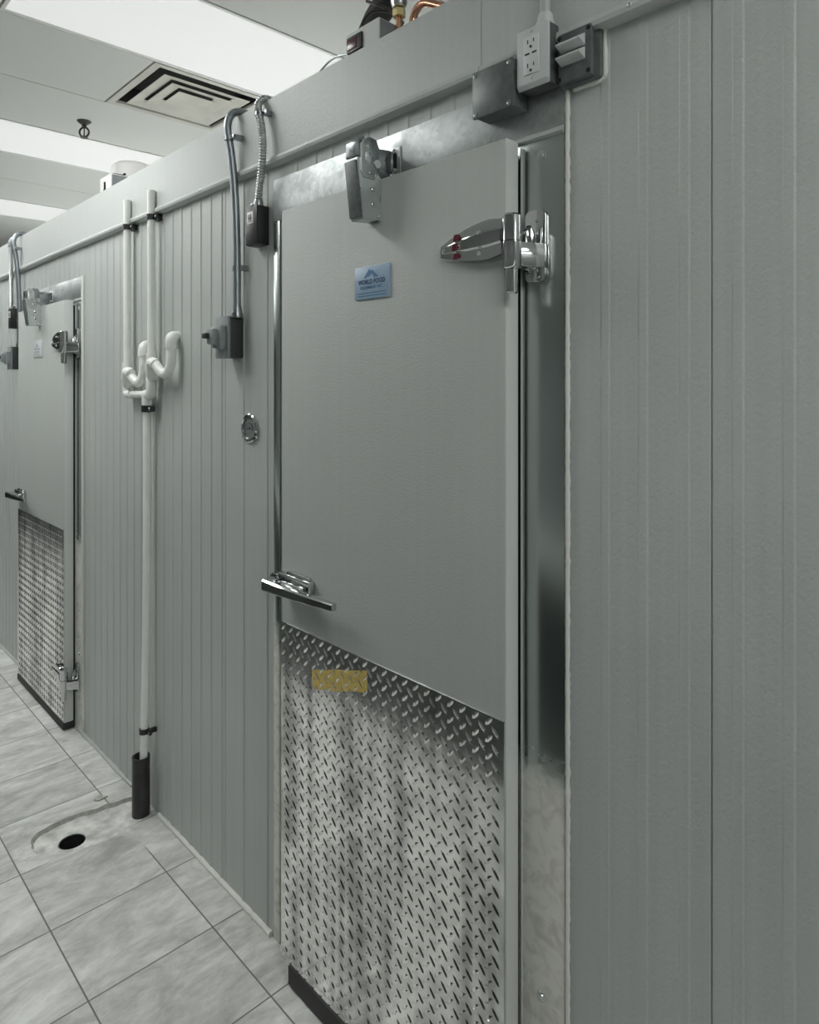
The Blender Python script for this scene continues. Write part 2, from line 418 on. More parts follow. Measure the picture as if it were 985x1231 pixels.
for v in bm.verts:
    d = math.dist((v.co.x, v.co.y), HOLE)
    v.co.z = patch_z(v.co.x) + (.0035 * noise.noise(Vector((v.co.x * 28, v.co.y * 28, 1))) if HR * 1.1 < d else 0) * (1 if v.co.x < -2.41 else .15)
o = mb.build('floor_patch', 'concrete'); struct(o)
rt = thing('floor_drain', (HOLE[0], HOLE[1], -.02), 'open round black drain hole in the concrete patch of the floor', 'drain')
MB().lathe([(HR, patch_z(HOLE[0]) + .001), (HR * 1.05, patch_z(HOLE[0]) + .0015), (HR * 1.09, patch_z(HOLE[0]) - .002), (HR * 1.09, -.16), (HR, -.16)], (HOLE[0], HOLE[1], 0), closed=True).build('pipe_rim', 'grey_box', rt)
MB().lathe([(HR * .995, -.006), (HR * .995, -.15), (0, -.15)], (HOLE[0], HOLE[1], 0), cap0=False).build('pipe_bore', 'dark_gap', rt)

# ribbed cooler wall --------------------------------------------------
P_, GW, GD = .0685, .0185, -.0025
def wall_profile():
    pts = [(XL, 0)]
    grooves = []
    def run(x0, x1, phase):
        k = math.ceil((x0 - phase) / P_)
        while phase + k * P_ < x1: grooves.append((phase + k * P_, GW, GD)); k += 1
    seams = [-.430, -1.905, -2.448, -3.125, -4.14, -5.3, -6.5, -7.7]
    run(-.415, XR, -.391); run(-.67, -.445, -.5395)
    for a, b in zip(seams[1:], [-1.64] + seams[1:]):
        if b == -1.64: grooves.extend([(-1.80, GW, GD), (-1.668, .012, GD)])
        else: run(a + .022, b - .022, a + .037)
    run(XL + .1, -7.74, -7.77)
    for x in (-1.525, -1.44, -1.3715, -1.303, -1.2345, -1.166, -1.0975, -1.029, -.96, -.89, -.83, -.76): grooves.append((x, GW, GD))
    for s_ in seams: grooves.append((s_, .0045, .003))
    grooves.sort()
    for x, w, d in grooves:
        s_ = min(.0030, w * .3)
        if x > -.67 and d < 0: d = -.0013
        pts += [(x - w / 2, 0), (x - w / 2 + s_, d), (x + w / 2 - s_, d), (x + w / 2, 0)]
    pts.append((XR, 0)); return pts
prof = wall_profile()
mb = MB(); bm = mb.bm
A = [bm.verts.new((x, y, 0)) for x, y in prof]; B = [bm.verts.new((x, y, ZT)) for x, y in prof]
for i in range(len(prof) - 1): mb._poly([A[i], A[i + 1], B[i + 1], B[i]])
b0 = bm.verts.new((XL, .1, ZT)); b1 = bm.verts.new((XR, .1, ZT)); c0 = bm.verts.new((XL, .1, 0)); c1 = bm.verts.new((XR, .1, 0))
mb._poly(B + [b1, b0]); mb._poly([b0, b1, c1, c0])
struct(mb.build('wall_back', 'wall', smooth=0))
struct(MB().box(XL, XR, .1, YB, ZT - .1, ZT).build('trim_cooler_roof', 'roof', smooth=0))
# fascia band with hemmed lower lip
fp = [(0, ZT), (-.017, ZT), (-.017, 2.160), (-.0235, 2.156), (-.0255, 2.148), (-.0235, 2.141), (-.012, 2.137), (0, 2.137)]
mb = MB()
joints = [XL, -5.85, -3.42, -.868, XR]
for a, b in zip(joints, joints[1:]): mb.prism(fp, a + .0008, b - .0008)
struct(mb.build('trim_1', 'fascia', smooth=25))
mb = MB()
for x in (-1.445, -2.02, -2.78, -3.55, -4.3, -.55): mb.dome((x, -.025, 2.149), .0042, .0025)
struct(mb.build('trim_screws', 'steel'))
# foot bead, frame caulk
def bead(path, r, amp, fr=60):
    mb = MB(); P = []
    rs = []
    for i, p in enumerate(path):
        n1 = noise.noise(Vector((p[0] * fr, p[1] * fr, p[2] * fr))); n2 = noise.noise(Vector((p[0] * fr, 7.3, p[2] * fr)))
        P.append((p[0] + n1 * amp * (p[0] != path[0][0] or True), p[1], p[2] + n2 * amp * .3)); rs.append(r * (1 + .3 * n1 + .25 * n2))
    return mb.tube(P, rs, 10)
pth = [(x, -.004, .004) for x in [-9 + k * .03 for k in range(int((9 - 2.56) / .03))]]
struct(bead(pth, .0075, .001).build('baseboard_back', 'trim'))
pth = [(x, -.004, .004) for x in [-2.375 + k * .015 for k in range(50)]]
struct(bead(pth, .0078, .001).build('baseboard_back_near', 'caulk'))
pth = [(-.6795, -.0045, 0.0 + k * .008) for k in range(258)]
struct(bead(pth, .0043, .0009, 150).build('trim_caulk', 'caulk'))
# other sides of the aisle and room
mb = MB(); mb.box(XL, XR, YF - .1, YF, 0, ZC + .05); struct(mb.build('wall_front', 'opp_wall', smooth=0))
mb = MB(); mb.box(XL, XR, -1.95, -1.16, 0, .92); struct(mb.build('trim_counter_front', 'opp_dark', smooth=0))
mb = MB(); mb.box(XL, XR, -1.98, -1.14, .92, .97); struct(mb.build('trim_counter_top', 'opp_top', smooth=0))
mb = MB(); mb.box(XL - .1, XL, YF, YB, 0, ZC + .05); struct(mb.build('wall_left', 'opp_wall', smooth=0))
mb = MB(); mb.box(XR, XR + .1, YF, YB, 0, ZC + .05); struct(mb.build('wall_right', 'opp_wall', smooth=0))
mb = MB(); mb.box(XL, XR, YB, YB + .1, ZT - .1, ZC + .05); struct(mb.build('wall_cooler_rear', 'opp_wall', smooth=0))

# ceiling grid: 2 x 4 lay-in panels -----------------------------------
GX = [-2.3575 - .6035 * k for k in range(-12, 16)]
cells = {}
TROFF = []; DIFF = None
mbt = MB(); mbg = MB()
for i in range(len(GX) - 1):
    x1, x0 = GX[i], GX[i + 1]
    if x0 < XL: x0 = XL
    if x1 > XR: x1 = XR
    if x1 <= XL or x0 >= XR: continue
    col = i - 12           # 0: the lit column next to the diffuser column 1
    if col == 1: ys = [-3.2, -2.205, -.985, .235, .8385, 2.06]
    else: ys = [-3.2, -2.815, -1.595, -.375, .8385, 2.06]
    ys = [max(YF, min(YB, y)) for y in ys] + [YB]
    for y0, y1 in zip(ys, ys[1:]):
        if y1 - y0 < .02: continue
        if col == 1 and abs(y0 - .235) < .01: DIFF = (x0, x1, y0, y1); continue
        if col % 3 == 0 and col <= 6 and (abs(y0 + .375) < .01 and col >= 0 or abs(y0 + 1.595) < .01 and (col >= 0 or col <= -6) or abs(y0 - .8385) < .01 and col >= 0): TROFF.append((x0, x1, y0, y1)); continue  # rows out of view are added to light the aisle and ceiling
        g = .0035
        mbt.box(x0 + g, x1 - g, y0 + g, y1 - g, ZC, ZC + .015)
    mbg.box(x0 - .010, x0 + .010, YF, YB, ZC + .0155, ZC + .02)
    for y in ys[1:-1]: mbg.box(x0, x1, y - .010, y + .010, ZC + .0155, ZC + .02)
struct(mbt.build('ceiling', 'ceil', smooth=0))
struct(mbg.build('trim_ceiling_grid', 'tbar', smooth=0))
struct(MB().box(XL, XR, YF, YB, ZC + .12, ZC + .16).build('ceiling_slab', 'dark_gap', smooth=0))
names = {}
for k, (x0, x1, y0, y1) in enumerate(TROFF):
    inview = -1 < y0 < .5
    pos = int(round((-2.36 - x1) / 1.81))
    if inview and pos == 0: lb = 'white flush ceiling light panel nearest the camera, beside the square air vent'
    elif inview and pos == 1: lb = 'white flush ceiling light panel just beyond the sprinkler head'
    elif inview and pos == 2: lb = 'white flush ceiling light panel at far left, third from the camera'
    else: lb = 'unseen ceiling light panel added to light the room'
    t = thing('ceiling_light', ((x0 + x1) / 2, (y0 + y1) / 2, ZC), lb, 'light', 'ceiling light panels' if inview and pos < 3 else 'added unseen ceiling light panels')
    g = .004; f = .018
    mb = MB()
    for a in ((x0 + g, x0 + f, y0 + g, y1 - g), (x1 - f, x1 - g, y0 + g, y1 - g), (x0 + f, x1 - f, y0 + g, y0 + f), (x0 + f, x1 - f, y1 - (f if y0 > -1 else .07), y1 - g)):
        mb.box(*a, ZC - .002, ZC + .02)
    mb.build('frame', 'white', t, smooth=0)
    MB().box(x0 + f, x1 - f, y0 + f, y1 - (f if y0 > -1 else .07), ZC + .003, ZC + .008).build('lens', 'lens' if inview else 'added_aisle_lens' if y0 < 0 else 'added_rear_lens', t, smooth=0)

# air diffuser --------------------------------------------------------
x0, x1, y0, y1 = DIFF; dx, dy = (x0 + x1) / 2, (y0 + y1) / 2; hw = (x1 - x0) / 2 - .004
t = thing('air_diffuser', (dx, dy, ZC), 'beige square stepped air vent in the ceiling above the cooler', 'vent')
def ring(mb, h0, z0, h1, z1):
    bm = mb.bm
    a = [bm.verts.new((dx + sx * h0, dy + sy * h0, z0)) for sx, sy in ((-1, -1), (1, -1), (1, 1), (-1, 1))]
    b = [bm.verts.new((dx + sx * h1, dy + sy * h1, z1)) for sx, sy in ((-1, -1), (1, -1), (1, 1), (-1, 1))]
    for i in range(4): mb._poly([a[i], a[(i + 1) % 4], b[(i + 1) % 4], b[i]])
def shell(mb, prof):
    for (h0, z0), (h1, z1) in zip(prof, prof[1:]): ring(mb, h0, z0, h1, z1)
mb = MB(); shell(mb, [(hw, ZC + .012), (hw, ZC - .003), (hw - .030, ZC - .003), (hw - .036, ZC + .000), (hw - .038, ZC + .012)]); mb.build('frame', 'diffuser', t, smooth=20)
for k, h in enumerate((.222, .156, .090)):
    mb = MB(); zb = ZC - .007
    if k < 2: shell(mb, [(h - .062, zb + .0165), (h - .004, zb + .001), (h, zb), (h + .001, zb + .0015), (h - .004, zb + .003), (h - .062, zb + .0185)])
    else: shell(mb, [(.0005, zb + .008), (h - .040, zb + .008), (h - .004, zb + .001), (h, zb), (h + .001, zb + .0015), (h - .035, zb + .010), (.0005, zb + .010)])
    mb.build('louver', 'diffuser', t, smooth=20)
mb = MB(); q = hw - .034
shell(mb, [(q, ZC + .004), (q + .03, ZC + .11), (.0005, ZC + .11)]); mb.build('duct_liner', 'liner', t, smooth=0)

# sprinkler -----------------------------------------------------------
sx, sy = -3.905, .25
t = thing('sprinkler_head', (sx, sy, ZC), 'dark pendent fire sprinkler head hanging from the ceiling', 'sprinkler')
MB().lathe([(0, 0), (.036, 0), (.036, -.003), (.02, -.016), (.012, -.02), (0, -.02)], (sx, sy, ZC), n=24).build('escutcheon', 'sprk', t)
MB().lathe([(0, -.018), (.011, -.018), (.013, -.03), (.011, -.034), (0, -.034)], (sx, sy, ZC), n=14).build('body', 'sprk', t)
mb = MB(); mb.tube([(sx + .026 * math.cos(a) * .72, sy + .026 * math.cos(a) * .69, ZC - .060 + .026 * math.sin(a)) for a in [2 * PI * k / 24 for k in range(25)]], .0052, 8); mb.cyl((sx, sy, ZC - .034), (sx, sy, ZC - .082), .0035, 8); mb.build('frame_arms', 'sprk', t)
MB().lathe([(0, -.082), (.013, -.082), (.013, -.087), (0, -.087)], (sx, sy, ZC), n=16).lathe([(.012, -.088), (.021, -.089), (.021, -.0905), (0, -.0905)], (sx, sy, ZC), n=16).build('deflector', 'sprk', t)

# ------------------------------------------------------------------ cooler doors
YD = -.055          # front face of the leaf
def lug(bm, x, z, y, ang, L=.0132, Wd=.0038, h=.0021):
    c, s = math.cos(ang), math.sin(ang)
    def V(a, b, hh): return bm.verts.new((x + a * c - b * s, y - hh, z + a * s + b * c))
    A, B = V(-L, 0, 0), V(L, 0, 0)
    a1, b1, a2, b2 = V(-L * .45, Wd, 0), V(L * .45, Wd, 0), V(-L * .45, -Wd, 0), V(L * .45, -Wd, 0)
    r1, r2 = V(-L * .5, 0, h), V(L * .5, 0, h)
    for f in ((A, a1, r1), (a1, b1, r2, r1), (b1, B, r2), (B, b2, r2), (b2, a2, r1, r2), (a2, A, r1)): bm.faces.new(f)

def make_door(xl, xr, ztop, zbot, zkick, zhinge, zlatch, near, label):
    t = thing('cooler_door', ((xl + xr) / 2, YD, 0), label, 'door', 'walk-in cooler doors')
    mb = MB()
    mb.box(xl, xr, YD, -.018, zbot, ztop, .0035)
    mb.build('door_panel', 'door', t)
    MB().box(xr - .0005, xr + .0012, YD + .002, -.017, zbot, ztop + .0008, .0005).build('lit_edge_face', 'lit_edge', t)  # side face of the leaf, coloured paler as if lit from the right
    mb = MB()
    g = .006
    for a in ((xl + .012, xl + .03, zbot, ztop - .02), (xr - .026, xr - .004, zbot, ztop - .02)): mb.box(a[0], a[1], -.0185, -.0075, a[2], a[3], .002)
    mb.box(xl + .012, xr - .004, -.0185, -.0075, ztop - .04, ztop - .02, .002)
    mb.build('gasket', 'blackr', t)
    # diamond tread kick plate
    mb = MB(); yk = YD - .0018
    mb.box(xl + .001, xr - .001, yk, YD + .0005, zbot + .001, zkick)
    mb.prism([(YD - .0026, zkick - .0004), (YD - .0026, zkick - .0035), (YD + .0003, zkick - .0035), (YD + .0003, zkick + .0008)], xl + .03 if near else xl + .002, xr - .001)
    q = .0325; j = 0; z = zbot + .012
    while z < zkick - .009:
        i = 0; x = xl + .013
        while x < xr - .011:
            lug(mb.bm, x, z, yk, PI / 4); 
            if x + q / 2 < xr - .011 and z + q / 2 < zkick - .009: lug(mb.bm, x + q / 2, z + q / 2, yk, -PI / 4)
            x += q
        z += q
    mb.build('kick_plate', 'tread', t, smooth=25)
    # sweep along the bottom
    mb = MB(); mb.box(xl + (.038 if near else .004), xr + .004, YD - .006, -.012, .006, zbot + .002, .003); mb.build('bottom_sweep', 'blackr', t)
    # hinges
    def hinge(zc, top):
        # strap on the leaf: long tapering wedge with two ridges, tip to the left
        tip, end = xr - .155, xr + .008
        n = 16; mb = MB(); bm = mb.bm; rows = []
        for k in range(n + 1):
            s = k / n; x = tip + (end - tip) * s
            ht = .0125 + .027 * (1 - (1 - min(1, s * 1.15)) ** 1.8) - (.006 * max(0, s - .8) / .2)
            cz = zc + .007 + .0055 * s
            d = .008 + .016 * s + .004 * math.sin(PI * s)
            row = [(x, YD + .0005, cz + ht), (x, YD - d * .74, cz + ht * .97), (x, YD - d * .78, cz + ht * .92), (x, YD - d * .82, cz + ht * .46), (x, YD - d, cz + ht * .37),
                   (x, YD - d, cz - ht * .24), (x, YD - d * .83, cz - ht * .33), (x, YD - d * .78, cz - ht * .90), (x, YD - d * .72, cz - ht * .96), (x, YD + .0005, cz - ht)]
            rows.append([bm.verts.new(p) for p in row])
        for a, b in zip(rows, rows[1:]):
            for i in range(len(a) - 1): mb._poly([a[i], a[i + 1], b[i + 1], b[i]])
            mb._poly([a[-1], a[0], b[0], b[-1]])
        mb._poly(rows[0]); mb._poly(rows[-1][::-1])
        h = mb.build('hinge', 'chrome', t, smooth=22)
        if near and top is True:
            h['label'] = 'chrome upper hinge with tapering strap'
        for (px, pz, r) in ((.012, .007, .0048), (.057, .008, .0048), (.108, .028, .0045), (.108, -.010, .0045)):
            s = px / (end - tip); d = .008 + .016 * s + .004 * math.sin(PI * s)
            k_ = 1.0 if px < .1 else .80
            m2 = MB(); m2.lathe([(r, -.002), (r, .0012), (r * .75, .0022), (r * .6, .0008), (0, .0008)], (tip + px, YD - d * k_, zc + pz), 'y', 14); m2.build('screw', 'steel', h, root=t)
        if near and top is True:
            m2 = MB()  # dark red mark on each facet of the strap
            xs = tip + .050; s = .050 / (end - tip); d = .008 + .016 * s + .004 * math.sin(PI * s)
            for (za, zb, yy) in ((.0215, .0345, .80), (.003, .0165, 1.0), (-.013, -.002, .80)):
                m2.prism([(xs - .009, zc + za), (xs + .006, zc + za + .001), (xs + .010, zc + (za + zb) / 2), (xs + .002, zc + zb), (xs - .006, zc + zb - .001)], YD - d * yy - .0030, YD - d * yy + .002, 'y')
            o = m2.build('red_mark', 'red', h, root=t); o['label'] = 'dark red mark across the strap'
        bx, by = xr + .0225, YD - .008
        rb = .0165
        mb = MB()
        mb.lathe([(0, .052), (rb * .8, .052), (rb, .048), (rb, .0035), (0, .0035)], (bx, by, zc), 'z', 24)
        mb.box(bx - .029, bx, by - .0105, by + .008, zc + .006, zc + .047, .004)
        mb.build('knuckle', 'chrome', h, root=t)
        mb = MB()
        mb.lathe([(0, .002), (rb * 1.06, .002), (rb * 1.06, -.043), (rb * .95, -.047), (0, -.047)], (bx, by, zc), 'z', 24)
        mb.prism([(bx, by - .010), (bx + .006, by - .012), (bx + .037, -.014), (bx + .037, -.006), (bx - .008, -.006), (bx - .008, by + .01)], zc - .042, zc + .0015, 'z', .0015)
        mb.build('barrel', 'chrome', h, root=t)
        MB().lathe([(0, -.046), (.0112, -.046), (.0112, -.088), (.0088, -.091), (0, -.091)], (bx, by, zc), 'z', 18).build('pin', 'chrome', h, root=t)
        fx0, fx1 = xr + .013, xr + .058
        w = .0445; r = .012; zz0, zz1 = zc - .066, zc + .066
        out = []
        for (cx, cz, a0) in ((fx1 - r, zz1 - r, 90), (fx1 - r, zz0 + r, 0), (fx0 + r, zz0 + r, -90), (fx0 + r, zz1 - r, 180)):
            for k in range(6):
                a = math.radians(a0 - 18 * k); out.append((cx + r * math.cos(a), cz + r * math.sin(a)))
        mb = MB(); mb.prism(out, -.0125, -.0055, 'y', .0012)
        for (px, pz) in ((.6, .045), (.62, -.045), (.6, .022), (.68, -.058)): mb.dome((fx0 + w * px, -.0125, zc + pz), .0032, .002)
        # raised web between flange and barrel
        mb.prism([(-.0125, zc + .040), (-.028, zc + .022), (-.03, zc - .036), (-.0125, zc - .05)], fx0 + .004, fx0 + .014, 'x', .001)
        mb.build('flange', 'chrome', h, root=t)
    hinge(zhinge, True)
    hinge(zbot + (.12 if near else .20), False)
    # latch handle
    base = xl
    mb = MB()
    mb.box(base + .012, base + .150, YD - .022, YD + .0005, zlatch - .014, zlatch + .026, .006)
    mb.box(base + .03, base + .135, YD - .037, YD - .018, zlatch - .006, zlatch + .012, .005)
    la = mb.build('latch', 'chrome', t)
    mb = MB(); mb.box(base + .045, base + .142, YD - .017, YD - .003, zlatch + .020, zlatch + .034, .005); mb.build('latch_cap', 'chrome', la, root=t)
    mb = MB(); bm = mb.bm; rows = []
    for s in [k / 10 for k in range(11)]:
        x = base + .004 + .268 * s; y = YD - .052 - .004 * math.sin(PI * s) + .014 * s; hh = .0155 * (1 - .48 * s); d = .010 * (1 - .3 * s)
        cz = zlatch - .003 + .002 * s
        rows.append([bm.verts.new(p) for p in ((x, y + d, cz + hh), (x, y - d * .6, cz + hh), (x, y - d, cz + hh * .7), (x, y - d, cz - hh * .7), (x, y - d * .6, cz - hh), (x, y + d, cz - hh))])
    for a, b in zip(rows, rows[1:]):
        for i in range(6): mb._poly([a[i], a[(i + 1) % 6], b[(i + 1) % 6], b[i]])
    mb._poly(rows[0]); mb._poly(rows[-1][::-1])
    mb.box(base + .02, base + .075, YD - .05, YD - .02, zlatch - .010, zlatch + .010, .003)
    o = mb.build('lever', 'chrome', la, root=t, smooth=25)
    # closer
    cx0, cx1 = xl + .352, xl + .392
    zt = ztop + .032
    mb = MB()
    mb.prism([(YD + .0005, ztop - .092), (YD - .052, ztop - .097), (YD - .068, ztop + .028), (YD - .052, ztop + .036), (YD - .012, ztop + .006), (YD + .0005, ztop - .002)], cx1 - .003, cx1, 'x')
    mb.prism([(YD + .0005, ztop - .092), (YD - .052, ztop - .097), (YD - .068, ztop + .028), (YD - .052, ztop + .036), (YD - .012, ztop + .006), (YD + .0005, ztop - .002)], cx0, cx0 + .003, 'x')
    mb.prism([(YD - .012, ztop - .094), (YD - .050, ztop - .0965), (YD - .064, ztop + .024), (YD - .02, ztop + .0)], cx0 + .003, cx1 - .003, 'x')
    c = mb.build('closer', 'steel', t)
    MB().prism([(YD - .0515, ztop - .092), (YD - .0575, ztop - .092), (YD - .0725, ztop + .026), (YD - .0665, ztop + .026)], cx0 + .001, cx1 - .002, 'x', .001).build('cover_strip', 'grey_box', c, root=t)
    mb = MB()
    for (yy, zz) in ((-.034, .004), (-.026, -.03), (-.026, -.062), (-.008, -.085)):
        MB().dome((cx1, YD + yy, ztop + zz), .0058 if zz > -.08 else .004, .004, 'x').build('rivet', 'chrome', c, root=t)
    # hook reaching over the top of the leaf
    plate = [(YD - .060, zt - .026), (YD - .060, zt + .030), (YD - .055, zt + .040), (YD - .044, zt + .044), (YD - .034, zt + .040), (YD - .030, zt + .030), (YD - .030, zt + .004), (YD - .020, zt - .016), (YD - .020, zt - .040), (YD - .050, zt - .040)]
    mb = MB(); mb.prism(plate, cx1 - .001, cx1 + .003, 'x', .0008); mb.lathe([(.0045, .0), (.0045, .0015), (0, .0015)], (cx1 + .003, YD - .044, zt + .028), 'x', 12)
    mb.build('hook', 'steel', c, root=t)
    band = [(YD - .046, zt + .044), (YD - .030, zt + .052), (YD - .012, zt + .048), (YD - .004, zt + .032), (YD - .006, zt + .006), (YD - .018, zt - .022), (YD - .030, zt - .018), (YD - .046, zt + .010)]
    mb = MB(); mb.prism(band, cx0 + .012, cx1 - .002, 'x', .001); mb.build('hook_band', 'steel_dark', c, root=t)
    mb = MB(); mb.prism([(YD - .066, zt + .004), (YD - .066, zt + .036), (YD - .056, zt + .046), (YD - .046, zt + .049), (YD - .046, zt + .044), (YD - .056, zt + .038), (YD - .059, zt + .034), (YD - .059, zt + .004)], cx0 - .002, cx1 - .002, 'x', .001)
    mb.build('hook_cover', 'steel_dark', c, root=t)
    mb = MB(); mb.cyl((cx0 + .004, YD - .012, zt - .004), (cx1 + .002, YD - .012, zt - .004), .009, 16); mb.build('roller', 'steel', c, root=t)
    return t

def make_frame(xl, xr, zlo, zhi, x_in_l, x_in_r, label, near):
    t = thing('door_frame', ((xl + xr) / 2, 0, 0), label, 'door frame', 'cooler door frames')
    MB().box(xl, xr, -.0062, .002, zlo, zhi, .001).build('header_plate', 'galv_hdr', t)
    MB().box(x_in_r, xr - .001, -.005, .002, 0.002, zlo + .002, .0008).build('hinge_jamb_plate', 'jamb', t)
    MB().box(xl, x_in_l, -.005, .002, 0.002, zlo + .002, .0008).build('latch_jamb_plate', 'jamb', t)
    # folded lip under the header, thin inner return along the hinge jamb
    mb = MB(); mb.prism([(-.006, zlo), (-.0115, zlo + .004), (-.0115, zlo + .010), (-.006, zlo + .014)], x_in_r, xr - .002, 'x'); mb.build('header_lip', 'trim', t)
    mb = MB(); mb.box(x_in_r + .010, x_in_r + .0125, -.0085, -.004, .004, zlo - .006); mb.build('inner_return', 'trim', t, smooth=0)
    if not near:
        mb = MB(); mb.box(xr - .003, xr + .007, -.011, 0, .2, zhi + .004, .002); o = mb.build('edge_strip', 'caulk', t)
    mb = MB(); sxp = x_in_r + (xr - x_in_r) * .52
    for z in (zlo - .03, .42, .34): MB().lathe([(.010, -.001), (.010, .0008), (.006, .0012), (.005, .0035), (.003, .004), (0, .004)], (sxp, -.005, z), 'y', 16).build('screw', 'steel', t)
    # strike bracket the closer hook pulls on
    return t

def strike_bracket(t, x, z):
    mb = MB()
    mb.prism([(-.070, z - .016), (-.070, z + .018), (-.064, z + .022), (-.010, z + .027), (-.0062, z + .027), (-.0062, z - .026), (-.016, z - .026)], x - .004, x, 'x', .0008)
    mb.prism([(-.070, z - .018), (-.018, z - .034), (-.0062, z - .034), (-.0062, z - .029), (-.068, z - .013)], x - .03, x, 'x', .0006)
    mb.prism([(-.071, z - .016), (-.074, z - .012), (-.074, z + .020), (-.070, z + .022)], x - .008, x + .002, 'x', .0006)
    b = mb.build('strike_bracket', 'steel_dark', t)
    mb = MB(); mb.box(x - .006, x + .030, -.0095, -.0058, z - .030, z + .031, .001); mb.build('bracket_foot', 'galv', b, root=t)
    mb = MB(); mb.box(x + .008, x + .019, -.0110, -.0092, z - .016, z + .016, .0008); mb.build('bracket_slot', 'dark_gap', b, root=t)
    for zz in (-.021, .021): MB().lathe([(.0062, -.001), (.0062, .004), (.004, .0055), (0, .0055)], (x + .0135, -.0105, z + zz), 'y', 12).build('bolt', 'chrome', b, root=t)
def latch_strike(t, xl, z):
    """keeper on the wall beside the leaf"""
    mb = MB()
    mb.box(xl - .112, xl - .02, -.016, .0, z - .022, z + .014, .003)
    mb.prism([(xl - .085, -.016), (xl - .02, -.016), (xl - .012, -.058), (xl - .03, -.064), (xl - .09, -.04)], z - .018, z + .012, 'z', .003)
    k = mb.build('latch_keeper', 'chrome', t)
    MB().box(xl - .122, xl - .100, -.013, -.0005, z - .016, z + .006, .002).build('keeper_roller', 'blackr', k, root=t)

f1 = make_frame(-1.627, -.6845, 1.984, 2.099, -1.598, -.790, 'bare metal door frame around the near cooler door', True)
d1 = make_door(-1.512, -.780, 1.986, .053, .922, 1.790, 1.030, True,
               'grey near cooler door with blue label and diamond plate kick panel')
strike_bracket(f1, -1.139, 2.034); latch_strike(f1, -1.512, 1.004)
f2 = make_frame(-4.107, -3.153, 1.900, 2.007, -4.075, -3.250, 'bare metal door frame around the far cooler door', False)
d2 = make_door(-3.967, -3.240, 1.906, .033, .888, 1.715, .968, False,
               'grey far cooler door at left, with small white label and diamond plate')
strike_bracket(f2, -3.590, 1.952); latch_strike(f2, -3.967, .945)

# labels on the doors -------------------------------------------------
lx, lz, lw, lh = -1.1485, 1.7625, .117, .0725
lab = MB().box(lx - lw / 2, lx + lw / 2, YD - .004, YD + .0003, lz - lh / 2, lz + lh / 2, .0012).build('brand_label', 'blue_plate', d1)
lab['label'] = 'pale blue label with a mountain drawing and dark lettering'
yt = YD - .0042
mb = MB(); mb.prism([(lx - .026, lz + .010), (lx - .007, lz + .0305), (lx + .0, lz + .024), (lx + .003, lz + .027), (lx + .024, lz + .010), (lx + .008, lz + .010), (lx + .001, lz + .019), (lx - .006, lz + .013), (lx - .014, lz + .013), (lx - .019, lz + .010)], yt - .0002, yt + .0003, 'y'); mb.build('mountain_logo', 'midblue', lab, root=d1)
mb = MB(); text_into(mb, 'WORLD FOOD', .0145, lx, lz - .0035, yt, .92, bold=.0004); mb.build('lettering', 'navy', lab, root=d1, smooth=0)
mb = MB(); text_into(mb, 'EQUIPMENT INC.', .0102, lx, lz - .0145, yt, .98, bold=.0001); mb.build('lettering', 'midblue', lab, root=d1, smooth=0)
mb = MB()
for z in (-.0235, -.0295): mb.box(lx - .048, lx + .048, yt - .0001, yt + .0003, lz + z - .0011, lz + z + .0011)
mb.build('rule_lines', 'midblue', lab, root=d1, smooth=0)
fx, fz, fw, fh = -3.622, 1.703, .134, .082
lab = MB().box(fx - fw / 2, fx + fw / 2, YD - .004, YD + .0003, fz - fh / 2, fz + fh / 2, .0012).build('brand_label', 'pale', d2)
lab['label'] = 'small pale label with faint lettering'
mb = MB(); mb.prism([(fx - .026, fz + .008), (fx - .006, fz + .028), (fx + .022, fz + .008)], yt - .0002, yt + .0003, 'y'); text_into(mb, 'WORLD FOOD', .0145, fx, fz - .006, yt, .95, bold=.0003); text_into(mb, 'EQUIPMENT INC.', .0105, fx, fz - .018, yt, 1.0)
mb.build('lettering', 'faint_ink', lab, root=d2, smooth=0)
# yellow reflection painted as a thin sheet on the kick plate (lugs poke through)
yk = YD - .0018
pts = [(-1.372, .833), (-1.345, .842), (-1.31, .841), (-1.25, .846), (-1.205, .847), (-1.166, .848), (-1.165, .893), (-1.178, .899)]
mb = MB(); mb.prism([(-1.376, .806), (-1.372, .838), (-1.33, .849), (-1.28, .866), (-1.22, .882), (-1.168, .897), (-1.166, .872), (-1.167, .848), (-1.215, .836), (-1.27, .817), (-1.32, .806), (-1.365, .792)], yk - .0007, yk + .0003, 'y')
o = mb.build('yellow_reflection', 'yellow', d1); o['label'] = 'painted yellow reflection over the diamond pattern'

